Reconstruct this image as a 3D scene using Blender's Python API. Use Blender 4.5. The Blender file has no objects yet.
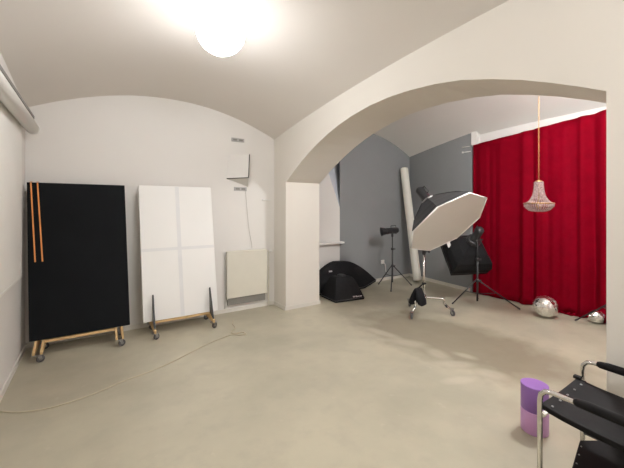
import bpy, bmesh, math, random
from mathutils import Vector, Matrix
random.seed(7)
S = bpy.context.scene
COL = S.collection
PI = math.pi

# ------------------------------------------------------------------ materials
def mat(name, col, rough=.6, metal=0.0, var=.06, scale=8.0, bump=0.0, spec=.5, sheen=0.0, trans=0.0, coat=0.0):
    m = bpy.data.materials.new(name); m.use_nodes = True
    nt = m.node_tree; b = nt.nodes['Principled BSDF']
    tc = nt.nodes.new('ShaderNodeTexCoord'); nz = nt.nodes.new('ShaderNodeTexNoise')
    nz.inputs['Scale'].default_value = scale; nz.inputs['Detail'].default_value = 5
    nt.links.new(tc.outputs['Object'], nz.inputs['Vector'])
    r = nt.nodes.new('ShaderNodeValToRGB')
    r.color_ramp.elements[0].position = .3; r.color_ramp.elements[1].position = .7
    r.color_ramp.elements[0].color = [c*(1-var) for c in col] + [1]
    r.color_ramp.elements[1].color = [min(1, c*(1+var)) for c in col] + [1]
    nt.links.new(nz.outputs['Fac'], r.inputs['Fac']); nt.links.new(r.outputs['Color'], b.inputs['Base Color'])
    b.inputs['Roughness'].default_value = rough; b.inputs['Metallic'].default_value = metal
    b.inputs['Specular IOR Level'].default_value = spec
    b.inputs['Sheen Weight'].default_value = sheen
    b.inputs['Transmission Weight'].default_value = trans
    b.inputs['Coat Weight'].default_value = coat
    if bump:
        bp = nt.nodes.new('ShaderNodeBump'); bp.inputs['Strength'].default_value = bump; bp.inputs['Distance'].default_value = .01
        nt.links.new(nz.outputs['Fac'], bp.inputs['Height']); nt.links.new(bp.outputs['Normal'], b.inputs['Normal'])
    return m

def emit(name, col, strength):
    m = bpy.data.materials.new(name); m.use_nodes = True
    b = m.node_tree.nodes['Principled BSDF']
    b.inputs['Base Color'].default_value = (.9, .9, .9, 1)
    b.inputs['Emission Color'].default_value = (*col, 1); b.inputs['Emission Strength'].default_value = strength
    return m

def floor_mat():
    m = bpy.data.materials.new('screed_floor'); m.use_nodes = True
    nt = m.node_tree; L = nt.links; N = nt.nodes; b = N['Principled BSDF']
    tc = N.new('ShaderNodeTexCoord')
    def noise(scale, detail, lo, hi, rough=.55):
        n = N.new('ShaderNodeTexNoise'); n.inputs['Scale'].default_value = scale; n.inputs['Detail'].default_value = detail
        n.inputs['Roughness'].default_value = rough
        L.new(tc.outputs['Object'], n.inputs['Vector'])
        r = N.new('ShaderNodeMapRange'); r.inputs['From Min'].default_value = lo; r.inputs['From Max'].default_value = hi
        L.new(n.outputs['Fac'], r.inputs['Value']); return r.outputs['Result'], n.outputs['Fac']
    def mix(a, bcol, fac, fscale=1.0):
        x = N.new('ShaderNodeMix'); x.data_type = 'RGBA'
        if fscale != 1:
            mm = N.new('ShaderNodeMath'); mm.operation = 'MULTIPLY'; mm.inputs[1].default_value = fscale
            L.new(fac, mm.inputs[0]); fac = mm.outputs[0]
        L.new(fac, x.inputs['Factor'])
        if isinstance(a, tuple): x.inputs['A'].default_value = (*a, 1)
        else: L.new(a, x.inputs['A'])
        x.inputs['B'].default_value = (*bcol, 1)
        return x.outputs['Result']
    f1, _ = noise(.9, 6, .35, .65)
    f2, _ = noise(4.0, 8, .5, .72)
    f3, _ = noise(9.0, 4, .66, .74)
    c = mix((.505, .465, .355), (.395, .365, .28), f1)
    c = mix(c, (.39, .355, .28), f2, .6)
    c = mix(c, (.64, .59, .48), f3, .2)
    # darker patch in the floor colour beyond the arch, ragged edge with pale scuffs
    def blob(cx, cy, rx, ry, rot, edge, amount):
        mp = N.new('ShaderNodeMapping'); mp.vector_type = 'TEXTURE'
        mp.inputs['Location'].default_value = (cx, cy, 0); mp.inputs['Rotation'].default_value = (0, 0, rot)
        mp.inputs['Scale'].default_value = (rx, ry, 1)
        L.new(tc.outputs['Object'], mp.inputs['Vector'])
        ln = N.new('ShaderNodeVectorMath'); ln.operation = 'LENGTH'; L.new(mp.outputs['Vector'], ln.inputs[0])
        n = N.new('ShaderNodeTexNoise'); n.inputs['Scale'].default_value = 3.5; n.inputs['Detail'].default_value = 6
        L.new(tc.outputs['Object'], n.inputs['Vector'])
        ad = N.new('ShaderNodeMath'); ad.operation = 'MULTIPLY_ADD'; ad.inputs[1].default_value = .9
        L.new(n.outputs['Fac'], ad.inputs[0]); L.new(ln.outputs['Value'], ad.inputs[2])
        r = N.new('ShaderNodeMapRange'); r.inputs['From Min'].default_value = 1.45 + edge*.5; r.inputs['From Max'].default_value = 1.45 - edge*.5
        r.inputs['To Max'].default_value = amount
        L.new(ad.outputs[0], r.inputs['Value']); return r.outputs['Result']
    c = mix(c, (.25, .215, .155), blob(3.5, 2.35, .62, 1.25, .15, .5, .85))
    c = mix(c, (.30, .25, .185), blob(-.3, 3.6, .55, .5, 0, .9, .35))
    for sx, sy, rx, ry, ro in ((3.02, 2.55, .07, .16, .5), (3.05, 2.2, .06, .12, -.2), (3.0, 1.95, .05, .14, .9), (2.98, 2.95, .05, .18, .2),
                               (3.1, 1.65, .06, .1, .4), (2.75, 1.75, .04, .12, 1.2), (3.25, 2.0, .04, .09, .3)):
        c = mix(c, (.60, .55, .45), blob(sx, sy, rx*1.3, ry*1.2, ro, .9, .42))
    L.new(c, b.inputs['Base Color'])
    rr = N.new('ShaderNodeMapRange'); rr.inputs['To Min'].default_value = .34; rr.inputs['To Max'].default_value = .52
    L.new(f1, rr.inputs['Value']); L.new(rr.outputs['Result'], b.inputs['Roughness'])
    b.inputs['Specular IOR Level'].default_value = .45
    bp = N.new('ShaderNodeBump'); bp.inputs['Strength'].default_value = .12; bp.inputs['Distance'].default_value = .01
    L.new(f2, bp.inputs['Height']); L.new(bp.outputs['Normal'], b.inputs['Normal'])
    return m

M = dict(
    wall=mat('wall_plaster', (.74, .715, .685), .85, var=.012, scale=1.5),
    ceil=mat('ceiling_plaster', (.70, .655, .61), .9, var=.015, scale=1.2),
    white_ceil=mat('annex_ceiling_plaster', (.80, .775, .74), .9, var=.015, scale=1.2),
    arch=mat('arch_plaster', (.74, .70, .64), .85, var=.012, scale=1.5),
    grey=mat('grey_wall_paint', (.265, .272, .277), .8, var=.03, scale=2),
    niche=mat('shaded_plaster_blue_grey', (.60, .63, .68), .85, var=.02),  # bluish shade of the recess head, put into the plaster colour
    white=mat('white_paint', (.80, .79, .76), .5, var=.02),
    base=mat('baseboard_white', (.70, .67, .61), .5, var=.03),
    cream=mat('radiator_enamel', (.70, .67, .58), .35, var=.015),
    dgrey=mat('dark_grey_metal', (.24, .23, .21), .6, var=.05),  # plain dark grey of the rail, convector and vent slots
    screen=mat('screen_cloth', (.82, .80, .76), .8, var=.01, scale=3),
    black=mat('black_fabric', (.011, .011, .0125), .8, var=.2, scale=30, bump=.1, spec=.25),
    board=mat('black_board', (.007, .008, .0095), .8, var=.15, scale=3, spec=.15),
    wboard=mat('white_foam_board', (.84, .83, .81), .7, var=.01, scale=2),
    seam=mat('board_joint_grey', (.755, .755, .755), .7, var=.02),
    wood=mat('pale_pine', (.66, .45, .22), .6, var=.15, scale=14),
    orange=mat('orange_strap', (.80, .30, .08), .6, var=.1),
    rubber=mat('grey_rubber', (.10, .095, .10), .6, var=.1),
    chrome=mat('chrome', (.70, .68, .65), .22, 1.0, var=.03),
    steel=mat('dull_steel', (.36, .36, .36), .38, 1.0, var=.06),
    plast=mat('black_plastic', (.022, .022, .024), .45, var=.1),
    nylon=mat('black_nylon', (.030, .031, .034), .38, var=.25, scale=20, spec=.6),
    diff=mat('diffuser_cloth', (.76, .735, .70), .8, var=.012, scale=3),
    paper=mat('paper_roll_white', (.80, .78, .70), .7, var=.015),
    velvet=mat('red_velvet', (.175, .0006, .008), .75, var=.10, scale=6, sheen=0, spec=.03),
    gold=mat('aged_brass', (.42, .24, .09), .4, .8, var=.1),
    crystal=mat('crystal_beads', (.40, .29, .27), .15, 0, var=.45, scale=60, spec=.9),
    mirror=mat('mirror_glass', (.86, .86, .84), .07, 1.0, var=.08, scale=40),
    purple=mat('purple_tin', (.27, .13, .42), .45, var=.04),
    lilac=mat('lilac_tin', (.60, .33, .63), .5, var=.05),
    leather=mat('black_leather', (.009, .008, .0085), .62, var=.2, scale=25, bump=.06, spec=.15),
    cord=mat('beige_cord', (.52, .46, .34), .6, var=.06),
    cable=mat('pale_cable', (.60, .58, .54), .6, var=.04),
    logo=mat('pale_print', (.55, .55, .55), .6, var=.1, scale=80),
    vent=mat('vent_grey', (.42, .41, .40), .6, var=.05),
    glass=mat('window_pane', (.75, .78, .80), .15, var=.02),
    lamp=emit('lamp_glow', (.975, .985, 1.0), 58.0),
    lampup=emit('lamp_glow_upper', (.975, .985, 1.0), 9.0),
    lamp2=emit('lamp_glow_warm', (.985, .99, 1.0), 195.0),
)
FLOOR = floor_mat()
M['velvet'].node_tree.nodes['Principled BSDF'].inputs['Sheen Tint'].default_value = (1, .12, .15, 1)

# ------------------------------------------------------------------ mesh helpers
def B(): return bmesh.new()

def box(bm, c, s, rot=None, bev=0.0):
    t = bmesh.new()
    bmesh.ops.create_cube(t, size=1)
    bmesh.ops.scale(t, vec=s, verts=t.verts)
    if bev: bmesh.ops.bevel(t, geom=list(t.edges), offset=bev, segments=2, affect='EDGES', profile=.6)
    Mx = Matrix.Translation(c) @ (rot.to_4x4() if rot is not None else Matrix())
    t.transform(Mx); merge(bm, t)

def merge(bm, t):
    me = bpy.data.meshes.new('tmp'); t.to_mesh(me); t.free(); bm.from_mesh(me); bpy.data.meshes.remove(me)

def frame(d):
    d = d.normalized(); up = Vector((0, 0, 1)) if abs(d.z) < .95 else Vector((1, 0, 0))
    a = d.cross(up).normalized(); return a, d.cross(a).normalized()

def tube(bm, pts, r, seg=10, cap=True, smooth_n=0):
    P = [Vector(p) for p in pts]
    rs = list(r) if isinstance(r, (list, tuple)) else [r]*len(P)
    if smooth_n:
        rs = [rs[i] + (rs[i+1]-rs[i])*k/smooth_n for i in range(len(P)-1) for k in range(smooth_n)] + [rs[-1]]
        P = spline(P, smooth_n)
    rings = []; a = None
    for i, p in enumerate(P):
        d = (P[min(i+1, len(P)-1)] - P[max(i-1, 0)])
        if a is None: a, b = frame(d)
        else:
            d.normalize(); a = (a - d*a.dot(d)).normalized(); b = d.cross(a)
        rings.append([bm.verts.new(p + (a*math.cos(2*PI*k/seg) + b*math.sin(2*PI*k/seg))*rs[i]) for k in range(seg)])
    for q, w in zip(rings, rings[1:]):
        for k in range(seg):
            f = bm.faces.new((q[k], q[(k+1) % seg], w[(k+1) % seg], w[k])); f.smooth = True
    if cap:
        bm.faces.new(rings[0][::-1]); bm.faces.new(rings[-1])

def spline(P, n):
    out = []
    for i in range(len(P)-1):
        p0, p1, p2, p3 = P[max(i-1, 0)], P[i], P[i+1], P[min(i+2, len(P)-1)]
        for k in range(n):
            t = k/n
            out.append(.5*((2*p1) + (p2-p0)*t + (2*p0-5*p1+4*p2-p3)*t*t + (3*p1-p0-3*p2+p3)*t**3))
    out.append(P[-1]); return out

def lathe(bm, prof, c=(0, 0, 0), axis=(0, 0, 1), seg=24, smooth=True, cap=True):
    d = Vector(axis).normalized(); a, b = frame(d); c = Vector(c)
    rings = []
    for r, h in prof:
        if r < 1e-5: rings.append([bm.verts.new(c + d*h)])
        else: rings.append([bm.verts.new(c + d*h + (a*math.cos(2*PI*k/seg) + b*math.sin(2*PI*k/seg))*r) for k in range(seg)])
    for q, w in zip(rings, rings[1:]):
        for k in range(seg):
            k2 = (k+1) % seg
            if len(q) == 1 and len(w) == 1: continue
            vs = (q[0], w[k2], w[k]) if len(q) == 1 else (q[k], q[k2], w[0]) if len(w) == 1 else (q[k], q[k2], w[k2], w[k])
            f = bm.faces.new(vs); f.smooth = smooth
    for ring in (rings[0], rings[-1]):
        if cap and len(ring) > 1: bm.faces.new(ring)

def prism(bm, poly, n):
    """polygon (list of 3D points) extruded by vector n"""
    n = Vector(n); lo = [bm.verts.new(Vector(p)) for p in poly]; hi = [bm.verts.new(Vector(p) + n) for p in poly]
    bm.faces.new(lo[::-1]); bm.faces.new(hi)
    k = len(poly)
    for i in range(k): bm.faces.new((lo[i], lo[(i+1) % k], hi[(i+1) % k], hi[i]))

def sphere(bm, c, r, u=16, v=10, smooth=True):
    t = bmesh.new(); bmesh.ops.create_uvsphere(t, u_segments=u, v_segments=v, radius=r)
    for f in t.faces: f.smooth = smooth
    t.transform(Matrix.Translation(c)); merge(bm, t)

def obj(name, bm, m, parent=None, bevel=0.0, label=None):
    bmesh.ops.recalc_face_normals(bm, faces=bm.faces)
    me = bpy.data.meshes.new(name); bm.to_mesh(me); bm.free()
    o = bpy.data.objects.new(name, me); COL.objects.link(o)
    for x in (m if isinstance(m, (list, tuple)) else [m]): me.materials.append(x)
    if parent is not None:
        o.parent = parent
        o.matrix_parent_inverse = Matrix.Translation(-world_loc(parent))
    if bevel:
        md = o.modifiers.new('bevel', 'BEVEL'); md.width = bevel; md.segments = 2; md.limit_method = 'ANGLE'
    if label: o['label'] = label
    return o

def world_loc(o):
    v = Vector(o.location)
    return v if o.type == 'EMPTY' else Vector((0, 0, 0))

def thing(name, label, cat, loc, group=None):
    o = bpy.data.objects.new(name, None); COL.objects.link(o)
    o.location = loc; o.empty_display_size = .1
    o['label'] = label; o['category'] = cat
    if group: o['group'] = group
    return o

def tag(o, label, cat, group=None):
    o['label'] = label; o['category'] = cat
    if group: o['group'] = group
    return o

def struct(name, bm, m, parent=None):
    o = obj(name, bm, m, parent)
    if parent is None: o['kind'] = 'structure'
    return o

# ------------------------------------------------------------------ room (x = along the back wall, y = into the room)
UL, UA, UB, UR = -.64, 2.42, 3.037, 6.0      # left wall, arch wall faces, corner of right wall
VB, VG, VN, VF = 4.78, 5.06, -3.6, -1.4      # back wall, grey back wall, near walls
TOP = 3.75
def hmain(u, v): return 2.65 + .37*(1-((u-.89)/1.53)**2) + .36*(1-((v-.6)/4.2)**2)
def hfar(u, v): return 2.71 + .42*(1-((u-4.52)/1.48)**2) + .19*(1-((v-1.2)/3.86)**2)

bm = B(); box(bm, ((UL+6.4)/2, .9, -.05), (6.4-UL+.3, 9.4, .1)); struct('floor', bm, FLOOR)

def ceiling(name, f, u0, u1, v0, v1, m):
    bm = B(); n, k = 30, 44; lo = []; hi = []
    for i in range(n+1):
        a = []; b = []
        for j in range(k+1):
            u = u0+(u1-u0)*i/n; v = v0+(v1-v0)*j/k
            a.append(bm.verts.new((u, v, f(u, v)))); b.append(bm.verts.new((u, v, f(u, v)+.08)))
        lo.append(a); hi.append(b)
    for i in range(n):
        for j in range(k):
            fa = bm.faces.new((lo[i][j], lo[i][j+1], lo[i+1][j+1], lo[i+1][j])); fa.smooth = True
            fb = bm.faces.new((hi[i][j], hi[i+1][j], hi[i+1][j+1], hi[i][j+1])); fb.smooth = True
    return struct(name, bm, m)
ceiling('ceiling', hmain, UL-.06, UA+.06, VN-.05, VB+.06, M['ceil'])
ceiling('ceiling_annex', hfar, UB-.06, UR+.1, VF-.05, VG+.06, M['white_ceil'])

bm = B(); box(bm, (UL-.06, (VN+VB)/2, TOP/2), (.12, VB-VN+.24, TOP)); struct('wall_left', bm, M['wall'])
bm = B(); box(bm, ((UL+UA)/2, VB+.06, TOP/2), (UA-UL, .12, TOP)); struct('wall_back', bm, M['wall'])
bm = B(); box(bm, ((UL+UA)/2, VN-.06, TOP/2), (UA-UL, .12, TOP)); struct('wall_near', bm, M['wall'])
# arch wall: thick block with a segmental opening between the pier and the pillar
arc = [(.643, 2.212), (.76, 2.272), (.909, 2.343), (1.09, 2.420), (1.28, 2.488), (1.52, 2.560), (1.77, 2.606), (2.05, 2.634), (2.3, 2.642),
       (2.56, 2.630), (2.85, 2.590), (3.1, 2.535), (3.31, 2.473), (3.53, 2.393), (3.75, 2.298), (3.95, 2.200), (4.15, 2.085), (4.3, 1.993), (4.396, 1.945)]
bm = B()
bot = [(VN-.12, 0), (.643, 0)] + arc + [(4.396, 0), (VG+.12, 0)]
q = [(UA, a, h) for a, h in bot] + [(UA, VG+.12, TOP), (UA, VN-.12, TOP)]
prism(bm, q, (UB-UA, 0, 0))
o = struct('wall_arch', bm, M['arch'])
# annex walls
bm = B(); prism(bm, [(3.98, VG, 0), (6.2, VG, 0), (6.2, VG+.12, 0), (4.10, VG+.12, 0)], (0, 0, TOP)); struct('wall_grey_back', bm, M['grey'])
bm = B(); box(bm, ((UB+3.98)/2, VG+.35, .43), (3.98-UB, .70, .86)); struct('wall_below_window', bm, M['wall'])
bm = B()   # splayed recess side: lower plane ends at a raking edge, above it the vaulted head of the recess
A = Vector((3.98, VG, 1.55)); C = Vector((3.719, 5.155, 2.377)); Eb = Vector((3.406, 5.269, 3.37))
pl = [Vector((3.98, VG, .86)), A, C, Eb, Vector((3.25, 5.326, 3.6)), Vector((3.02, 5.41, 3.6)), Vector((3.02, 5.41, .86))]
prism(bm, pl, (.012, .034, 0)); struct('wall_window_reveal', bm, M['wall'])
bm = B(); prism(bm, [A, C, Eb, Vector((4.40, 5.65, 3.6)), Vector((4.05, 5.13, 1.6))], (.02, .03, .012)); struct('wall_recess_head', bm, M['niche'])
bm = B(); box(bm, (3.00, 5.31, 2.2), (.06, .28, 2.9)); struct('wall_recess_side', bm, M['wall'])
bm = B(); box(bm, ((UB+4.02)/2, VG-.02, .885), (4.02-UB, .16, .035), bev=.006); struct('window_sill', bm, M['white'])
bm = B(); prism(bm, [(6.0, VG, 0), (5.805, 3.45, 0), (5.92, 3.45, 0), (6.2, VG+.1, 0)], (0, 0, TOP)); struct('wall_grey_right', bm, M['grey'])
bm = B(); prism(bm, [(5.79, 3.46, 2.705), (5.805, 3.36, 2.705), (5.90, 3.36, 2.705), (5.90, 3.46, 2.705)], (0, 0, 1.0))
box(bm, (5.96, (3.46+VF)/2, TOP/2), (.12, 3.46-VF, TOP)); struct('wall_right', bm, M['wall'])
bm = B(); box(bm, ((UB+6.2)/2, VF-.06, TOP/2), (6.2-UB, .12, TOP)); struct('wall_annex_near', bm, M['wall'])
# baseboards
def skirt(name, a, b, nrm, h=.055, t=.014, m='base'):
    bm = B(); n = Vector((*nrm, 0))*t
    prism(bm, [Vector((*a, 0)), Vector((*b, 0)), Vector((*b, 0))+n, Vector((*a, 0))+n], (0, 0, h)); struct(name, bm, M[m])
skirt('baseboard_left', (UL, VN), (UL, VB), (1, 0))
skirt('baseboard_back', (UL+.014, VB), (UA, VB), (0, -1))
skirt('baseboard_arch', (UA, 4.396), (UA, VB-.014), (-1, 0))
skirt('baseboard_pillar', (UA-.014, 4.396), (UB+.014, 4.396), (0, -1))
skirt('baseboard_pier', (UA, VN), (UA, .643), (-1, 0))
skirt('baseboard_grey', (UB+.014, VG), (6.0, VG), (0, -1), .06)
skirt('baseboard_grey_right', (5.995, VG-.014), (5.81, 3.50), (-1, 0), .06)

# ------------------------------------------------------------------ lamps
def ceiling_lamp(u, v, f, label, m, mu, r, drop=.03):
    z = f(u, v)
    t = thing('ceiling_lamp', label, 'lamp', (u, v, z))
    bm = B(); lathe(bm, [(r*.5, .03), (r*.55, .0), (r*.55, -.02), (r*.40, -drop-.02), (0, -drop-.02)], (u, v, z), seg=32); obj('mounting_plate', bm, M['white'], t)
    zc = z - drop - r*.90
    P = lambda k: (r*math.sin(PI*k/20), r*math.cos(PI*k/20))
    bm = B(); lathe(bm, [P(k) for k in range(11, 21)], (u, v, zc), seg=32); obj('lamp_shade', bm, m, t)
    bm = B(); lathe(bm, [P(k) for k in range(3, 12)], (u, v, zc), seg=32); obj('upper_glass', bm, mu, t)
    return t
ceiling_lamp(.90, 2.78, hmain, 'round glowing globe lamp at the crown of the vaulted ceiling', M['lamp'], M['lampup'], .205, .03)
ceiling_lamp(.90, -1.3, hmain, 'added round fill lamp in the near half of the room, behind the camera', M['lamp'], M['lamp'], .24)  # unseen lamp added to brighten the ceiling, arch wall and chair
ceiling_lamp(3.75, 1.15, hfar, 'round ceiling lamp in the annex, hidden above the arch', M['lamp2'], M['lamp2'], .17)

# ------------------------------------------------------------------ projection screen on the left wall
t = thing('projection_screen', 'white roll-down projection screen hanging on the left wall', 'screen', (UL+.02, 2.2, .85))
bm = B(); lathe(bm, [(.058, -1.6), (.058, 4.56)], (-.552, 0, 2.40), (0, 1, 0), 20); obj('roller_case', bm, M['screen'], t)
bm = B(); lathe(bm, [(.0, 0), (.058, 0), (.062, .004), (.062, .03), (.045, .036), (0, .036)], (-.552, 4.56, 2.40), (0, 1, 0), 20); obj('end_cap', bm, M['white'], t)
bm = B(); box(bm, (-.575, 1.38, 2.474), (.125, 6.0, .024)); obj('mounting_rail', bm, M['dgrey'], t, label='dark mounting rail above the roller')
bm = B(); box(bm, (-.6185, 1.45, 1.62), (.008, 5.92, 1.53)); obj('screen_cloth', bm, M['screen'], t)
bm = B(); box(bm, (-.6185, 1.45, .862), (.014, 5.94, .022)); obj('bottom_bar', bm, M['screen'], t)

# ------------------------------------------------------------------ rolling panels
def caster(parent, u, v, top, r=.036, ang=0.0, m='rubber'):
    """swivel caster: plate, stem and fork, with its wheel as a child"""
    d = Vector((math.cos(ang), math.sin(ang), 0)); n = Vector((-d.y, d.x, 0))
    c = Vector((u, v, r)) + d*.022
    bm = B(); R = Matrix.Rotation(ang, 3, 'Z')
    box(bm, (u, v, top-.004), (.055, .045, .008), R)
    tube(bm, [(u, v, top-.006), (u, v, r*2+.008)], .011, 10)
    for s in (-1, 1):
        a = Vector((u, v, r*2+.012)) + n*s*.016
        prism(bm, [a - d*.018, a + d*.024, c + n*s*.016 + d*.010, c + n*s*.016 - d*.010], n*s*.003)
    box(bm, (u, v, r*2+.010), (.044, .036, .006), R)
    lathe(bm, [(0, -.014), (r*.42, -.014), (r*.42, .014), (0, .014)], c, n, 14)
    cs = obj('caster', bm, M['steel'], parent)
    bm = B(); lathe(bm, [(0, -.011), (r*.8, -.011), (r, -.007), (r, .007), (r*.8, .011), (0, .011)], c, n, 20)
    w = obj('wheel', bm, M[m], cs); return cs

def lean_board(parent, u0, u1, vb, vt, z0, z1, th, du, m, name='board'):
    bm = B()
    fr = [(u0, vb, z0), (u1, vb, z0), (u1+du, vt, z1), (u0+du, vt, z1)]
    prism(bm, fr, (0, th, 0)); return obj(name, bm, m, parent, bevel=.004)

# black board
t = thing('rolling_panel', 'tall black board on a pale wooden trolley in the left corner', 'panel', (-.1, 4.45, 0))
lean_board(t, -.605+.045, .348, 4.41, 4.60, .178, 1.825, .05, -.043, M['board'])
bm = B(); prism(bm, [(-.435, 4.405, .145), (.195, 4.405, .145), (.195, 4.405, .170), (-.435, 4.405, .170)], (0, .05, 0)); obj('rail', bm, M['wood'], t)
for k, (ua, ub) in enumerate(((-.435, -.495), (.195, .255))):
    for uu in (ua, ub):
        bm = B(); prism(bm, [(uu, 4.235, .088), (uu, 4.68, .088), (uu, 4.68, .175), (uu, 4.40, .175), (uu, 4.235, .118)], (.020*(1 if k else -1), 0, 0))
        obj('foot_slat', bm, M['wood'], t)
    um = (ua+ub)/2 + (.010 if k else -.010)
    for vv in (4.27, 4.64): bm = B(); box(bm, (um, vv, .086), (.085, .07, .008)); obj('caster_plate', bm, M['steel'], t)
    caster(t, um, 4.265, .083, ang=.35)
    caster(t, um, 4.64, .083, ang=.2)

# orange strap hung over the board
t = thing('orange_strap', 'two-strand orange strap hanging over the top of the black board', 'strap', (-.55, 4.5, 1.8))
def onboard(u, z, off=.006):   # a point just in front of the leaning board
    k = (z-.178)/(1.825-.178); return Vector((u - .043*k, 4.41+.19*k-off, z))
for ua, ub in ((-.500, -.525), (-.440, -.470)):
    bm = B(); n = 24
    for s in range(n):
        z0, z1 = 1.822 - s*(.84/n), 1.822-(s+1)*(.84/n)
        u0 = ua+(ub-ua)*(1-s/n)*0 + (ua*(1-(1-s/n)) + ub*(1-s/n) - ua)*1.0; u1 = ua + (ub-ua)*(1-(s+1)/n)
        a, b = onboard(u0, z0), onboard(u1, z1)
        prism(bm, [a+Vector((-.0065, 0, 0)), a+Vector((.0065, 0, 0)), b+Vector((.0065, 0, 0)), b+Vector((-.0065, 0, 0))], (0, -.004, 0))
    k = onboard(ub, 1.822)
    box(bm, (k.x, k.y+.03, 1.832), (.018, .07, .004))
    obj('strap_strand', bm, M['orange'], t)

# white board
t = thing('rolling_panel', 'tall white board with a faint cross joint on a low wheeled trolley', 'panel', (.93, 4.45, 0))
lean_board(t, .485, 1.378, 4.38, 4.60, .182, 1.832, .05, -.03, M['wboard'])
def onw(u, z, off=0.0):
    k = (z-.182)/1.65; return Vector((u-.03*k, 4.38+.22*k-off, z))
bm = B()
for (ua, za, ub, zb) in ((.925, .185, .945, .185), (.49, 1.045, .49, 1.065)):
    if za == zb: q = [onw(.908, .19), onw(.955, .19), onw(.955, 1.825), onw(.908, 1.825)]
    else: q = [onw(.490, 1.012), onw(1.373, 1.012), onw(1.373, 1.05), onw(.490, 1.05)]
    prism(bm, q, (0, -.0012, 0))
obj('joint_tape', bm, M['seam'], t)
bm = B(); prism(bm, [(.60, 4.385, .150), (1.265, 4.385, .150), (1.265, 4.385, .176), (.60, 4.385, .176)], (0, .05, 0)); obj('rail', bm, M['wood'], t)
for uu in (.580, 1.265):
    bm = B(); prism(bm, [(uu, 4.20, .088), (uu, 4.68, .088), (uu, 4.68, .170), (uu, 4.36, .170), (uu, 4.20, .12)], (.022, 0, 0)); obj('foot_slat', bm, M['wood'], t)
    bm = B(); prism(bm, [(uu+.002, 4.225, .122), (uu+.002, 4.372, .172), (uu+.002, 4.405, .49), (uu+.002, 4.395, .50)], (.016, 0, 0)); obj('support_fin', bm, M['plast'], t, label='slim black triangular support fin')
    for vv in (4.24, 4.64): bm = B(); box(bm, (uu+.011, vv, .086), (.07, .07, .008)); obj('caster_plate', bm, M['steel'], t)
    caster(t, uu+.011, 4.245, .083, ang=.5); caster(t, uu+.011, 4.64, .083, ang=.2)

# ------------------------------------------------------------------ radiator and wall fittings
t = thing('radiator', 'cream flat panel radiator on the back wall beside the pillar', 'radiator', (1.94, VB, .2))
bm = B(); box(bm, (1.938, 4.712, .565), (.624, .018, .69), bev=.006); obj('front_panel', bm, M['cream'], t)
bm = B(); box(bm, (1.938, 4.748, .505), (.604, .030, .79)); obj('convector', bm, M['dgrey'], t, label='grey convector fins behind the panel')
for uu in (1.622, 2.254):
    bm = B(); box(bm, (uu, 4.735, .555), (.010, .060, .70)); obj('side_cover', bm, M['cream'], t)
bm = B()
for i in range(26): box(bm, (1.645+i*.0235, 4.744, .905), (.006, .05, .008))
box(bm, (1.938, 4.768, .905), (.63, .008, .01)); box(bm, (1.938, 4.722, .905), (.63, .006, .01)); obj('top_grille', bm, M['cream'], t)
bm = B(); tube(bm, [(2.26, 4.735, .87), (2.31, 4.735, .87)], .011); tube(bm, [(2.30, 4.735, .87), (2.30, 4.735, .06), (2.30, 4.735, .005)], .009); obj('supply_pipe', bm, M['cream'], t)
bm = B(); lathe(bm, [(.014, 0), (.022, .006), (.022, .05), (.015, .058), (0, .058)], (2.305, 4.735, .87), (1, 0, 0), 16); obj('valve', bm, M['white'], t)
bm = B(); tube(bm, [(1.605, 4.76, .86), (1.60, 4.755, .6), (1.605, 4.755, .3), (1.60, 4.757, .07)], .006, 8, smooth_n=4)
tag(obj('wall_cable', bm, M['cable']), 'thin grey cable running down the wall left of the radiator', 'cable')

def vent(u, z, label):
    t = thing('wall_vent', label, 'vent', (u, VB, z), 'small slotted plates on the back wall')
    bm = B(); box(bm, (u, VB-.006, z), (.20, .012, .055), bev=.003); obj('plate', bm, M['vent'], t)
    for k in (-1, 1):
        bm = B(); box(bm, (u+k*.045, VB-.0125, z), (.062, .003, .026)); obj('slot', bm, M['dgrey'], t)
vent(1.806, 2.575, 'small grey slotted wall plate above the white wall cabinet')
vent(1.846, 1.838, 'small grey slotted wall plate below the white wall cabinet')

t = thing('wall_cabinet', 'small white wedge-shaped box on the back wall above the radiator', 'cabinet', (1.85, VB, 1.95))
bm = B()
lo = [(1.635, 4.776, 1.985), (1.905, 4.60, 2.00), (1.965, 4.776, 1.875)]
hi = [(1.665, 4.776, 2.33), (1.920, 4.60, 2.345), (1.965, 4.776, 2.33)]
vv = [bm.verts.new(p) for p in lo+hi]
for f in ((0, 2, 1), (3, 4, 5), (0, 1, 4, 3), (1, 2, 5, 4), (2, 0, 3, 5)): bm.faces.new([vv[i] for i in f])
obj('body', bm, M['wall'], t)
bm = B()
for a, b in ((lo[0], lo[1]), (lo[1], hi[1])): tube(bm, [a, b], .007, 6)
obj('edge_trim', bm, M['plast'], t, label='dark edge trim')
bm = B(); tube(bm, [(1.93, 4.772, 1.81), (1.955, 4.772, 1.5), (1.99, 4.772, 1.2), (2.03, 4.772, .99), (2.03, 4.765, .93)], .004, 8, smooth_n=4)
tag(obj('wall_cable', bm, M['cable']), 'thin pale cable hanging down the wall into the radiator', 'cable')
bm = B(); box(bm, (2.28, 4.765, 1.677), (.15, .03, .012), bev=.002)
tag(obj('wall_bracket', bm, M['seam']), 'thin white bracket on the wall beside the pillar above the radiator', 'bracket')

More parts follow.
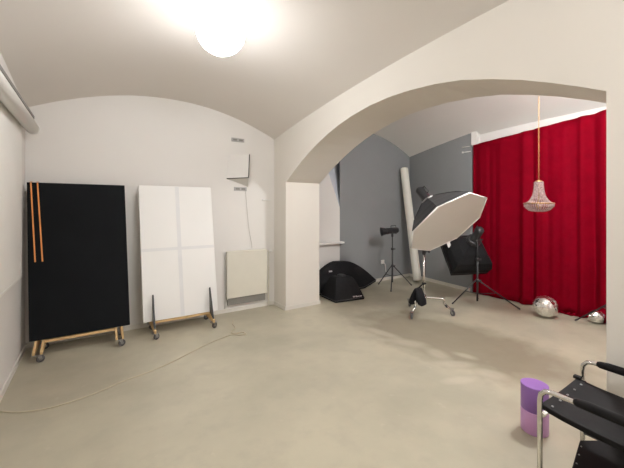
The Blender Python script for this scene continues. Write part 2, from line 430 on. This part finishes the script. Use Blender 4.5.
# ------------------------------------------------------------------ extension cord on the floor
pts = [(-.60, 3.398), (-.471, 3.30), (-.287, 3.245), (-.131, 3.26), (.038, 3.304), (.228, 3.391), (.438, 3.447), (.68, 3.555), (.975, 3.733), (1.21, 3.843),
       (1.39, 3.895), (1.47, 3.835), (1.55, 3.82), (1.535, 3.90), (1.43, 3.90), (1.42, 3.98), (1.51, 4.08), (1.535, 4.25), (1.60, 4.40)]
bm = B(); tube(bm, [(a, b, .006 + (.008 if i == 14 else 0)) for i, (a, b) in enumerate(pts)], .0055, 8, smooth_n=8)
tag(obj('extension_cord', bm, M['cord']), 'long beige cord snaking across the concrete floor', 'cord')

# ------------------------------------------------------------------ black softboxes lying by the pillar
def loft(bm, rings, close=True):
    R = [[bm.verts.new(p) for p in r] for r in rings]
    for q, w in zip(R, R[1:]):
        k = len(q)
        for i in range(k): bm.faces.new((q[i], q[(i+1) % k], w[(i+1) % k], w[i]))
    bm.faces.new(R[0]); bm.faces.new(R[-1])

def frustum_rings(base, top, steps, bulge):
    out = []
    for s in range(steps+1):
        t = s/steps; k = 1-(1-t)**bulge        # convex rise
        ring = []
        for a, b in zip(base, top):
            a, b = Vector(a), Vector(b); p = a.lerp(b, t); p.z = a.z + (b.z-a.z)*k
            ring.append(p)
        out.append(ring)
    return out

t = thing('softbox', 'smaller black softbox standing face down in front of the other one', 'softbox', (3.52, 4.44, 0))
base = [(3.264, 4.265, .004), (3.82, 4.185, .004), (3.87, 4.66, .004), (3.30, 4.72, .004)]
rim = [(a, b, .035) for a, b, c in base]
top = [(3.42, 4.44, .385), (3.70, 4.40, .375), (3.70, 4.53, .375), (3.42, 4.57, .385)]
bm = B(); loft(bm, [base, rim] + frustum_rings(rim, top, 6, 1.5)[1:]); obj('fabric_shell', bm, M['black'], t, bevel=.008)
bm = B()
for a, b in zip(rim, rim[1:]+rim[:1]): tube(bm, [a, b], .007, 6)
obj('rim_piping', bm, M['nylon'], t)
bm = B(); lathe(bm, [(.07, 0), (.07, .02), (.055, .024), (0, .024)], (3.56, 4.485, .378)); obj('speed_ring', bm, M['plast'], t)
# pale print on the side facing the room
bm = B(); a = Vector((3.60, 4.2215, .060)); e = Vector((.99, -.143, 0)); upv = (Vector((3.56, 4.42, .38))-Vector((3.54, 4.225, .035))).normalized()
for i, wd in enumerate((.022, .014, .022, .020, .016, .022, .020)):
    p = a + e*(i*.026) + Vector((0, -.004, 0)); sz = .022 if i < 3 else .015
    prism(bm, [p, p+e*wd, p+e*wd+upv*sz, p+upv*sz], (0, -.002, 0))
obj('print', bm, M['logo'], t, label='small pale print')

t = thing('softbox', 'larger black softbox behind the other one against the grey wall', 'softbox', (3.85, 4.88, 0))
base = [(3.10, 4.79, .02), (3.45, 4.76, .0), (4.33, 4.74, .0), (4.70, 4.80, .08), (4.66, 5.02, .10), (3.9, 5.03, .05), (3.10, 5.03, .05)]
rim = [(a, b, c+.035) for a, b, c in base]
top = [(3.72, 4.90, .555), (3.76, 4.86, .55), (3.92, 4.86, .545), (4.0, 4.90, .54), (3.98, 4.96, .54), (3.87, 4.97, .545), (3.74, 4.96, .555)]
bm = B(); loft(bm, [base, rim] + frustum_rings(rim, top, 7, 1.55)[1:]); obj('fabric_shell', bm, M['black'], t, bevel=.008)
bm = B()
for a, b in zip(rim, rim[1:]+rim[:1]): tube(bm, [a, b], .008, 6)
obj('rim_piping', bm, M['nylon'], t)
bm = B(); box(bm, (3.56, 4.795, .405), (.07, .006, .025), Matrix.Rotation(-.45, 3, 'X')); obj('sewn_tag', bm, M['logo'], t, label='small pale sewn tag')

# ------------------------------------------------------------------ light stands, strobes
def tripod(name, label, c, feet, zhub, ztop, rp=.014, group=None):
    t = thing(name, label, 'stand', (c[0], c[1], 0), group)
    x, y = c
    bm = B(); tube(bm, [(x, y, .10), (x, y, zhub+.35)], rp, 12); obj('pole', bm, M['plast'], t)
    bm = B(); tube(bm, [(x, y, zhub+.33), (x, y, ztop)], rp*.72, 12); obj('upper_pole', bm, M['plast'], t)
    for z in (zhub, zhub+.33):
        bm = B(); lathe(bm, [(rp*1.1, -.025), (rp*1.9, -.02), (rp*1.9, .02), (rp*1.1, .025)], (x, y, z), seg=14); lathe(bm, [(.005, 0), (.005, .02), (.012, .022), (.012, .04), (0, .04)], (x+rp, y-rp*.6, z), (.8, -.6, 0), 10)
        obj('collar', bm, M['plast'], t)
    for fx, fy in feet:
        f = Vector((fx, fy, .010)); h = Vector((x, y, zhub)); d = (f-h); dh = Vector((d.x, d.y, 0)).normalized()
        bm = B(); tube(bm, [h + dh*rp*1.5, f], .0095, 8)
        lg = obj('leg', bm, M['plast'], t)
        bm = B(); tube(bm, [Vector((x, y, zhub*.52)) + dh*rp, h.lerp(f, .45)], .006, 6); obj('brace', bm, M['plast'], lg)
        bm = B(); tube(bm, [h.lerp(f, .95), f + Vector((0, 0, .003))], .0125, 8); obj('rubber_foot', bm, M['rubber'], lg)
    return t

def strobe(label, c, axis, L=.26, r=.062, refl=True, silver=False, mount=None):
    """studio strobe: body along axis (the way it shines), reflector, back plate, handle, bracket"""
    d = Vector(axis).normalized(); c = Vector(c); a, b = frame(d)
    t = thing('strobe_light', label, 'strobe', c)
    bm = B(); lathe(bm, [(0, -L/2), (r*.85, -L/2), (r, -L/2+.015), (r, L/2-.02), (r*1.08, L/2-.015), (r*1.08, L/2), (0, L/2)], c, d, 22)
    obj('body', bm, M['steel'] if silver else M['plast'], t)
    bm = B(); lathe(bm, [(0, -L/2-.012), (r*.7, -L/2-.012), (r*.8, -L/2)], c, d, 22); lathe(bm, [(.012, -L/2-.022), (.012, -L/2-.01)], c + a*r*.3, d, 10); obj('back_plate', bm, M['plast'], t)
    if refl:
        bm = B(); lathe(bm, [(r*.95, L/2), (r*1.0, L/2+.02), (r*1.45, L/2+.11), (r*1.5, L/2+.115), (r*1.42, L/2+.11), (r*.9, L/2+.025), (0, L/2+.02)], c, d, 26); obj('reflector', bm, M['plast'], t)
    else:
        bm = B(); lathe(bm, [(r*1.1, L/2), (r*1.7, L/2+.005), (r*1.7, L/2+.025), (r*1.1, L/2+.03)], c, d, 26); obj('speed_ring', bm, M['plast'], t)
    zz = Vector((0, 0, 1)); up = (zz - d*zz.dot(d)).normalized(); sd = d.cross(up)
    bm = B(); h0 = c - d*L*.35 + up*r; h1 = c + d*L*.1 + up*r; tube(bm, [h0, h0+up*.035, h1+up*.035, h1], .008, 8); obj('handle', bm, M['plast'], t)
    m = Vector(mount) if mount else c - Vector((0, 0, r+.06))
    bm = B()
    tube(bm, [c - up*r*.9, m + Vector((0, 0, .03))], .012, 8); lathe(bm, [(.018, -.035), (.020, -.03), (.020, .03), (.018, .035)], m, seg=14)
    obj('bracket', bm, M['plast'], t)
    bm = B(); tube(bm, [m + Vector((0, 0, .03)), m + Vector((.05, -.04, .035))], .006, 8); sphere(bm, m + Vector((.055, -.044, .035)), .013, 10, 8); obj('clamp_knob', bm, M['plast'], t)
    return t

# strobe on a tripod before the grey wall
tripod('light_stand', 'black tripod stand in front of the grey wall beside the floor softboxes', (4.86, 4.52), [(4.57, 4.285), (4.79, 4.83), (5.28, 4.40)], .42, 1.01)
strobe('black strobe head on the small tripod before the grey wall', (4.865, 4.525, 1.110), (-.83, .45, -.10), .22, .058, True, mount=(4.86, 4.52, 1.022))
# white wall socket with a curl of cable
t = thing('wall_socket', 'white wall socket low on the grey wall behind the tripod', 'socket', (4.98, VG, .42))
bm = B(); box(bm, (5.13, VG-.012, .40), (.085, .024, .085), bev=.006); obj('plate', bm, M['white'], t)
bm = B(); tube(bm, [(5.13, VG-.03, .40), (5.16, VG-.05, .36), (5.20, VG-.03, .28), (5.22, VG-.02, .18)], .007, 8, smooth_n=5); obj('plug_cable', bm, M['white'], t)

# paper roll leaning in the corner
t = thing('paper_roll', 'long white paper backdrop roll leaning in the grey corner', 'roll', (5.66, 4.58, 0))
p0, p1 = Vector((5.655, 4.565, .035)), Vector((5.69, 4.955, 2.42)); d = (p1-p0).normalized()
bm = B(); L = (p1-p0).length; lathe(bm, [(.045, 0), (.082, 0), (.084, .01), (.084, L-.01), (.082, L), (.045, L), (.045, 0)], p0, d, 28); obj('paper', bm, M['paper'], t)
bm = B(); lathe(bm, [(.030, -.02), (.044, -.02), (.044, L+.02), (.030, L+.02), (.030, -.02)], p0, d, 20); obj('cardboard_core', bm, M['cord'], t)

# wheeled chrome stand with the octagonal softbox
SX, SY = 4.05, 3.15
t = thing('wheeled_stand', 'chrome wheeled light stand carrying the white octagonal softbox', 'stand', (SX, SY, 0))
bm = B(); tube(bm, [(SX, SY, .17), (SX, SY, .95)], .0175, 14); obj('pole', bm, M['chrome'], t)
bm = B(); tube(bm, [(SX, SY, .93), (SX, SY, 1.56)], .0125, 12); obj('upper_pole', bm, M['chrome'], t)
bm = B(); lathe(bm, [(.020, -.04), (.026, -.035), (.026, .035), (.020, .04)], (SX, SY, .905)); tube(bm, [(SX, SY, .905), (SX+.05, SY-.04, .905)], .006, 8); sphere(bm, (SX+.055, SY-.044, .905), .015, 10, 8); obj('clamp_collar', bm, M['plast'], t)
bm = B(); lathe(bm, [(.020, -.05), (.030, -.045), (.030, .04), (.020, .045)], (SX, SY, .235)); obj('leg_hub', bm, M['chrome'], t)
for fx, fy in ((3.71, 3.085), (4.29, 2.86), (4.16, 3.52)):
    d = Vector((fx-SX, fy-SY, 0)); n = d.normalized(); h = Vector((SX, SY, .235)); f = Vector((fx, fy, 0))
    bm = B(); tube(bm, [h+n*.02, h+n*(d.length*.55), h+n*(d.length*.72)+Vector((0, 0, -.012)), f - n*.10 + Vector((0, 0, .165)), f - n*.02 + Vector((0, 0, .100))], .0155, 10, smooth_n=5)
    lg = obj('leg', bm, M['chrome'], t)
    bm = B(); tube(bm, [f - n*.085 + Vector((0, 0, .150)), f - n*.055 + Vector((0, 0, .118))], .017, 10); obj('leg_sleeve', bm, M['plast'], lg)
    caster(t, fx, fy, .110, .044, -2.15 + .5*n.x, 'rubber')
# sandbag slung over a leg
t = thing('sandbag', 'limp black sandbag slung over a leg of the wheeled stand', 'sandbag', (3.85, 3.12, .1))
dl = Vector((3.71-SX, 3.085-SY, 0)).normalized(); pn = Vector((-dl.y, dl.x, 0)); mid = Vector((SX, SY, 0)) + dl*.185
for s, dz, wd in ((1, .0, .82), (-1, -.02, .78)):
    rings = []
    for k, (z, th, w) in enumerate(((.285, .014, .10), (.262, .026, .105), (.20, .045, .11), (.13, .058, .115), (.075, .050, .105), (.055, .020, .08))):
        off = .012 + (.285-z)*.28
        c = mid + pn*s*off; c.z = z + .115 + (dz if z < .2 else 0)*.5
        ring = []
        for q in range(14):
            an = 2*PI*q/14
            wob = 1 + .10*math.sin(3*an + k)
            ring.append(c + dl*math.cos(an)*w*wd*wob + pn*math.sin(an)*th)
        rings.append(ring)
    bm = B(); loft(bm, rings)
    for f in bm.faces: f.smooth = True
    obj('pouch', bm, M['black'], t)
bm = B(); P0 = Vector((SX, SY, 0)); tube(bm, [mid+Vector((0, 0, .39)), P0+dl*.05+Vector((0, 0, .43)), P0+pn*.026+Vector((0, 0, .44)), P0-dl*.028+Vector((0, 0, .44)), P0-pn*.026+Vector((0, 0, .44)), P0+dl*.05+Vector((0, 0, .43)), mid+dl*.04+Vector((0, 0, .39))], .009, 8, smooth_n=5); obj('strap', bm, M['black'], t)
t = None

# octagonal softbox
def oct_basis():
    a, b, ph = -1.625, -.781, 7.646
    n = Vector((math.cos(b)*math.cos(a), math.cos(b)*math.sin(a), math.sin(b))); e1 = n.cross(Vector((0, 0, 1))).normalized(); e2 = e1.cross(n)
    return n, e1, e2, ph
n, e1, e2, ph = oct_basis(); ctr = Vector((3.892, 2.651, 1.339)); R = .57
t = thing('octagonal_softbox', 'large white octagonal softbox tilted down on the wheeled stand', 'softbox', ctr - n*.4)
def octring(r, off): return [ctr + n*off + (e1*math.cos(ph+k*PI/4) + e2*math.sin(ph+k*PI/4))*r for k in range(8)]
bm = B()
loft(bm, [octring(R, -.002), octring(R*.95, -.05), octring(R*.77, -.16), octring(R*.55, -.27), octring(R*.35, -.36), octring(.11, -.43)])
obj('fabric_shell', bm, M['nylon'], t)
bm = B(); loft(bm, [octring(R*.985, .0), octring(R*.985, .004)]); obj('front_diffuser', bm, M['diff'], t, label='taut white front cloth')
bm = B(); rg = octring(R, .004)
for i in range(8): tube(bm, [rg[i], rg[(i+1) % 8]], .009, 8)
obj('rim_band', bm, M['wboard'], t, label='white edge band')
for i in range(8):
    bm = B(); tube(bm, [octring(R*1.0, -.01)[i], octring(R*.775, -.16)[i], octring(R*.555, -.27)[i], octring(R*.355, -.365)[i], octring(.115, -.432)[i]], .006, 6); obj('rib', bm, M['plast'], t)
bm = B(); lathe(bm, [(.10, -.44), (.125, -.435), (.125, -.415), (.10, -.41)], ctr, n, 24); obj('speed_ring', bm, M['steel'], t)
strobe('silver and black strobe head behind the octagonal softbox', ctr - n*.56, n, .24, .062, False, False, mount=(SX, SY, 1.575))

# black square softbox further back by the curtain, with its stand and strobe
def S97(p): return Vector((p[0]*.97, p[1]*.97, 1.55+(p[2]-1.55)*.97))
BL, TL, BR, AP = S97((4.97, 3.31, .45)), S97((5.21, 3.69, .91)), S97((5.53, 3.01, .47)), S97((5.2, 3.07, 1.01))
TR = TL + BR - BL; cen = (BL+TR)/2; ax = (cen-AP).normalized()
t = thing('softbox', 'black square softbox turned away beside the red curtain', 'softbox', AP)
def ring_at(k): return [AP.lerp(p, k) for p in (TL, BL, BR, TR)]
bm = B(); sm = [AP + (p-cen).normalized()*.07 for p in (TL, BL, BR, TR)]
loft(bm, [sm] + [[a.lerp(p, s) + ((p-cen).normalized())*(.16*math.sin(PI*s)) for a, p in zip(sm, (TL, BL, BR, TR))] for s in (.25, .5, .75)] + [[TL, BL, BR, TR], [p+ax*.05 for p in (TL, BL, BR, TR)]])
obj('fabric_shell', bm, M['black'], t, bevel=.006)
bm = B(); q = [p+ax*.052 - (p-cen)*.03 for p in (TL, BL, BR, TR)]; prism(bm, q, ax*.004); obj('front_diffuser', bm, M['diff'], t, label='white front cloth')
bm = B(); q = [p for p in (TL, BL, BR, TR)]
for a, b in zip(q, q[1:]+q[:1]): tube(bm, [a, b], .008, 6)
obj('rim_piping', bm, M['nylon'], t)
bm = B(); box(bm, (4.885, 3.305, .944), (.055, .008, .085), Matrix.Rotation(-.58, 3, 'Z') @ Matrix.Rotation(-.35, 3, 'Y')); obj('side_flap', bm, M['wboard'], t, label='small pale flap')
bm = B(); lathe(bm, [(.09, -.02), (.11, -.015), (.11, .01), (.09, .015)], AP, ax, 24); obj('speed_ring', bm, M['plast'], t)
sx, sy = 5.00, 2.90
st = AP - ax*.165
strobe('black strobe head behind the square softbox beside the curtain', st, ax, .24, .062, False, False, mount=(st.x, st.y, st.z-.12))
tripod('light_stand', 'black tripod stand under the square softbox by the red curtain', (st.x, st.y), [(4.80, 3.19), (5.40, 2.45), (5.42, 3.12)], .42, st.z-.13)

# ------------------------------------------------------------------ red curtain
t = thing('curtain', 'floor-length red velvet curtain along the right wall of the annex', 'curtain', (5.78, 2.0, 0))
bm = B(); v0, v1 = 3.42, -.9; nv = 520; nz = 26
rnd = random.Random(3); ph_ = [rnd.uniform(0, 6.28) for _ in range(8)]
cols = []
for i in range(nv+1):
    s = i/nv; v = v0+(v1-v0)*s
    ph0 = 24*s*PI*2*.62 + 1.1*math.sin(5.2*s*PI+ph_[0]) + .8*math.sin(13*s*PI+ph_[1])
    env = .55 + .45*math.sin(9*s*PI+ph_[2])
    colv = []
    for j in range(nz+1):
        k = j/nz; z = .012 + (2.70 + .173*min(1.3, max(0, (3.42-v)/1.89)) - .012)*k
        amp = ((.016 + .016*(1-k))*env + .003)*(1.0 if v > 2.2 else 1.0 + min(1.0, (2.2-v)*1.6))
        u = 5.775 + amp*math.sin(ph0 + .25*math.sin(3*k+ph_[3])*(1-k)) + .006*math.sin(ph0*2.3+ph_[4])*(1-.5*k)
        if k < .03: u -= .03*(1-k/.03)*abs(math.sin(ph0*.5))
        colv.append(bm.verts.new((u, v, z)))
    cols.append(colv)
for a, b in zip(cols, cols[1:]):
    for j in range(nz):
        f = bm.faces.new((a[j], b[j], b[j+1], a[j+1])); f.smooth = True
o = obj('cloth', bm, M['velvet'], t); md = o.modifiers.new('thick', 'SOLIDIFY'); md.thickness = .006
bm = B(); tube(bm, [(5.82, 3.66, 2.70), (5.82, 3.44, 2.695), (5.84, 1.5, 2.855), (5.84, -.9, 2.90)], .010, 8); obj('curtain_rail', bm, M['white'], t, label='thin white curtain rail')
bm = B(); box(bm, (5.815, 3.56, 2.60), (.014, .16, .014)); box(bm, (5.825, 3.64, 2.60), (.06, .02, .03))
tag(obj('rail_bracket', bm, M['white']), 'small white bracket on the grey wall at the curtain edge', 'bracket')
# pooled hem near the mirror balls
bm = B()
for i in range(7):
    a = Vector((5.72+.02*math.sin(i*2.1), 1.76+.06*i, .012))
    tube(bm, [a+Vector((.08, .0, .012)), a+Vector((.03, .01, .010)), a+Vector((0, .03, .004)), a+Vector((.02, .08, .002))], [.014, .018, .014, .010], 8, smooth_n=4)
obj('pooled_hem', bm, M['velvet'], t)

# ------------------------------------------------------------------ chandelier
CX, CY = 4.49, 1.825
t = thing('chandelier', 'small crystal bead chandelier hanging on a chain before the red curtain', 'chandelier', (CX, CY, 1.5))
zt = hfar(CX, CY)
bm = B(); lathe(bm, [(.045, .0), (.045, -.02), (.02, -.045), (.006, -.05)], (CX, CY, zt), seg=18); obj('ceiling_rose', bm, M['gold'], t)
bm = B(); z = zt-.05; k = 0
while z > 1.885:
    a = Vector((1, 0, 0)) if k % 2 else Vector((0, 1, 0))
    ring = [Vector((CX, CY, z-.016)) + a*math.cos(2*PI*q/10)*.0055 + Vector((0, 0, math.sin(2*PI*q/10)*.017)) for q in range(11)]
    tube(bm, ring, .0019, 5, cap=False); z -= .028; k += 1
obj('chain', bm, M['gold'], t)
def zsc(q): return [(r*.95, (z-1.69)*.92+1.688) for r, z in q]
prof = [(.045, 1.875), (.047, 1.83), (.052, 1.78), (.062, 1.73), (.078, 1.68), (.100, 1.64), (.130, 1.612), (.160, 1.600)]
bowl = [(.160, 1.600), (.155, 1.575), (.142, 1.548), (.124, 1.527), (.104, 1.512), (.06, 1.500), (.0, 1.495)]
for nm, z, r in (('top_ring', 1.861, .045), ('rim_ring', 1.607, .154)):
    bm = B(); tube(bm, [(CX+r*math.cos(2*PI*q/36), CY+r*math.sin(2*PI*q/36), z) for q in range(37)], .006, 8, cap=False); obj(nm, bm, M['gold'] if nm == 'rim_ring' else M['crystal'], t)
bm = B(); lathe(bm, [(.030, 1.862), (.043, 1.867), (.03, 1.88), (.008, 1.89)], (CX, CY, 0), seg=18); obj('crown_cap', bm, M['gold'], t)
def beads(pr, ns, step, rb):
    bm = B(); tm = bmesh.new(); bmesh.ops.create_icosphere(tm, subdivisions=1, radius=1); vs = [v.co.copy() for v in tm.verts]; fs = [[v.index for v in f.verts] for f in tm.faces]; tm.free()
    P = spline([Vector((r, 0, z)) for r, z in pr], 12); acc = 0; picks = [P[0]]
    for a, b in zip(P, P[1:]):
        acc += (b-a).length
        if acc >= step: picks.append(b); acc = 0
    for q in range(ns):
        an = 2*PI*q/ns
        for p in picks:
            if p.x < .02: continue
            c = Vector((CX+p.x*math.cos(an), CY+p.x*math.sin(an), p.z)); s = rb*random.uniform(.8, 1.15)*min(1, p.x*2*PI/ns/rb*.62 + .35)
            nv = [bm.verts.new(c+w*s) for w in vs]
            for f in fs: bm.faces.new([nv[i] for i in f])
    return bm
prof, bowl = zsc(prof), zsc(bowl)
o = obj('bead_strands', beads(prof, 30, .014, .0075), M['crystal'], t); o['kind'] = 'stuff'
o = obj('bead_bowl', beads(bowl, 34, .015, .0085), M['crystal'], t); o['kind'] = 'stuff'
bm = B()
for q in range(40):
    an = 2*PI*q/40; c = Vector((CX+0.150*math.cos(an), CY+.150*math.sin(an), 1.582))
    lathe(bm, [(0, .022), (.007, .008), (.004, -.014), (0, -.020)], c, seg=6, smooth=False)
o = obj('rim_drops', bm, M['crystal'], t); o['kind'] = 'stuff'
bm = B(); lathe(bm, [(.010, 1.87), (.010, 1.61), (.04, 1.57), (.010, 1.54)], (CX, CY, 0), seg=12); obj('stem', bm, M['gold'], t)

# ------------------------------------------------------------------ mirror balls
def mirror_ball(u, v, r, label, rot):
    t = thing('mirror_ball', label, 'mirror ball', (u, v, 0), 'mirror balls on the annex floor')
    bm = bmesh.new(); bmesh.ops.create_uvsphere(bm, u_segments=44, v_segments=24, radius=r)
    for f in bm.faces: f.smooth = False
    bmesh.ops.inset_individual(bm, faces=[f for f in bm.faces if len(f.verts) == 4], thickness=r*.006, depth=r*.006)
    bm.transform(Matrix.Translation((u, v, r+.001)) @ Matrix.Rotation(rot, 4, 'X')); obj('mirror_tiles', bm, M['mirror'], t)
    bm = B(); d = Matrix.Rotation(rot, 3, 'X') @ Vector((0, 0, 1)); c = Vector((u, v, r+.001)); lathe(bm, [(r*.16, r*.97), (r*.16, r*1.03), (.006, r*1.04), (.006, r*1.10), (0, r*1.1)], c, d, 14); obj('hanger_cap', bm, M['steel'], t)
mirror_ball(5.34, 2.09, .152, 'large silver mirror ball on the floor before the red curtain', .9)
mirror_ball(5.63, 1.60, .089, 'small silver mirror ball half hidden behind a black stand leg', 1.1)
mirror_ball(5.60, 1.40, .087, 'small silver mirror ball beside the pier edge at the right', -1.0)
tripod('light_stand', 'black tripod stand behind the pier, one leg reaching towards the mirror balls', (5.12, 1.15), [(5.50, 1.79), (4.72, 1.10), (5.30, .72)], .56, 1.3)

# ------------------------------------------------------------------ purple tins
def tin(u, v, z, h, r, m, lm, label):
    t = thing('round_tin', label, 'tin', (u, v, z))
    bm = B(); lathe(bm, [(0, .0), (r-.003, .0)], (u, v, z), seg=48, cap=False); lathe(bm, [(r-.003, 0), (r, .003), (r, h*.86)], (u, v, z), seg=48, cap=False); obj('body', bm, M[m], t)
    bm = B(); lathe(bm, [(r+.0006, h*.86), (r+.0006, h-.002)], (u, v, z), seg=48, cap=False); lathe(bm, [(r+.0006, h-.002), (r-.003, h)], (u, v, z), seg=48, cap=False); lathe(bm, [(r-.003, h), (0, h)], (u, v, z), seg=48, cap=False); obj('lid', bm, M[lm], t)
tin(2.565, 1.069, .0, .15, .083, 'lilac', 'lilac', 'pale lilac round tin on the floor under the purple one')
tin(2.565, 1.069, .151, .172, .083, 'purple', 'purple', 'darker purple round tin on top of the lilac one')

# ------------------------------------------------------------------ armchair at the lower right
U0, U1, VFc = 1.798, 2.335, .726
t = thing('armchair', 'black leather armchair with a chrome tube frame at the lower right', 'chair', ((U0+U1)/2, .45, 0))
for uu in (U0, U1):
    bm = B()
    pts = [(uu, VFc, .012), (uu, VFc, .62), (uu, VFc-.004, .652), (uu, VFc-.022, .673), (uu, VFc-.05, .68), (uu, VFc-.30, .676), (uu, VFc-.62, .668)]
    tube(bm, pts, .0115, 14); obj('arm_tube', bm, M['chrome'], t)
    bm = B(); tube(bm, [(uu, VFc-.60, .67), (uu, VFc-.64, .30), (uu, VFc-.66, .012)], .0115, 12); obj('leg', bm, M['chrome'], t)
    bm = B(); a0, a1 = VFc-(.135 if uu == U0 else .065), VFc-.60
    tube(bm, [(uu, a0, .682), (uu, a0-.012, .682), (uu, a0-.05, .684), (uu, (a0+a1)/2, .680), (uu, a1, .672)], [.0125, .018, .021, .021, .017], 14); obj('arm_pad', bm, M['leather'], t)
    for v in (VFc, VFc-.66):
        bm = B(); lathe(bm, [(.015, .0), (.016, .003), (.016, .03), (.012, .034)], (uu, v, 0), seg=14); obj('foot_cap', bm, M['plast'], t)
# cross tubes
for v, z in ((VFc-.012, .555), (VFc-.62, .50)):
    bm = B(); tube(bm, [(U0, v, z), (U1, v, z)], .0105, 12); obj('cross_tube', bm, M['chrome'], t)
# seat: a taut leather slab with a rolled front edge and a slight dip
bm = B(); rows = []; nu, nvv = 14, 14
for i in range(nu+1):
    ru = []; 
    for j in range(nvv+1):
        a, b = i/nu, j/nvv
        u = U0+.030+(U1-U0-.075)*a; v = VFc+.010-.60*b
        z = .582 - .006*math.sin(PI*a) - .012*b + (.010*math.exp(-b*14)) - .012*math.sin(PI*min(1, b))
        ru.append((u, v, z))
    rows.append(ru)
lo = [[bm.verts.new((u, v, z-.026)) for u, v, z in r] for r in rows]; hi = [[bm.verts.new(p) for p in r] for r in rows]
for i in range(nu):
    for j in range(nvv):
        f = bm.faces.new((hi[i][j], hi[i+1][j], hi[i+1][j+1], hi[i][j+1])); f.smooth = True
        bm.faces.new((lo[i][j], lo[i][j+1], lo[i+1][j+1], lo[i+1][j]))
for i in range(nu):
    for j in (0, nvv): bm.faces.new((lo[i][j], lo[i+1][j], hi[i+1][j], hi[i][j]))
for j in range(nvv):
    for i in (0, nu): bm.faces.new((lo[i][j], lo[i][j+1], hi[i][j+1], hi[i][j]))
seat = obj('seat', bm, M['leather'], t, bevel=.006)
bm = B(); box(bm, (U1-.055, VFc+.006, .594), (.03, .035, .016), bev=.004); obj('seat_strap_loop', bm, M['leather'], seat)
for k in range(5):
    bm = B(); u = U0+.06+k*.09; lathe(bm, [(.006, 0), (.006, .002), (.004, .004), (0, .004)], (u, VFc-.03, .585), seg=10); obj('rivet', bm, M['steel'], seat)
# lower leather panel
bm = B(); prism(bm, [(1.865, .628, .277), (2.187, .692, .277), (2.29, .622, .277), (2.29, .19, .277), (1.845, .19, .277)], (0, 0, .022)); low = obj('lower_panel', bm, M['leather'], t, bevel=.006)
for k in range(4):
    bm = B(); p = Vector((1.89+k*.08, .620+k*.0159, .299)); lathe(bm, [(.004, 0), (.004, .002), (.003, .003), (0, .003)], p, seg=10); obj('rivet', bm, M['steel'], low)
for v in (.40, .62):
    bm = B(); tube(bm, [(U0, v-.06, .266), (U1, v-.06, .266)], .009, 10); obj('cross_tube', bm, M['plast'], t)
for uu in (U0, U1): bm = B(); tube(bm, [(uu, VFc-.64, .268), (uu, VFc, .268)], .009, 10); obj('side_rail', bm, M['plast'], t)
# backrest (mostly outside the frame)
bm = B(); box(bm, ((U0+U1)/2, VFc-.68, .88), (U1-U0-.05, .03, .34), Matrix.Rotation(.15, 3, 'X'), bev=.01); obj('backrest', bm, M['leather'], t)
for uu in (U0+.012, U1-.012):
    bm = B(); tube(bm, [(uu, VFc-.615, .50), (uu, VFc-.635, .70), (uu, VFc-.70, 1.06)], .0105, 12); obj('back_tube', bm, M['chrome'], t)

# ------------------------------------------------------------------ camera, world, view
cam = bpy.data.cameras.new('camera'); co = bpy.data.objects.new('camera', cam); COL.objects.link(co)
cam.sensor_width = 36; cam.sensor_fit = 'HORIZONTAL'; cam.lens = 36*330/624; cam.shift_y = -26/624; cam.clip_start = .02
co.location = (0, 0, 1.55); co.rotation_euler = (PI/2, 0, -math.atan2(.5502, .835))
S.camera = co
wd = bpy.data.worlds.new('world'); S.world = wd; wd.use_nodes = True
wd.node_tree.nodes['Background'].inputs['Color'].default_value = (.03, .03, .035, 1)
S.view_settings.view_transform = 'Standard'; S.view_settings.look = 'None'; S.view_settings.gamma = 1; S.view_settings.use_curve_mapping = False
S.view_settings.exposure = -0.2
S.cycles.max_bounces = 10; S.cycles.diffuse_bounces = 6
try:
    S.cycles.use_denoising = True; S.cycles.denoiser = 'OPENIMAGEDENOISE'
except Exception: pass
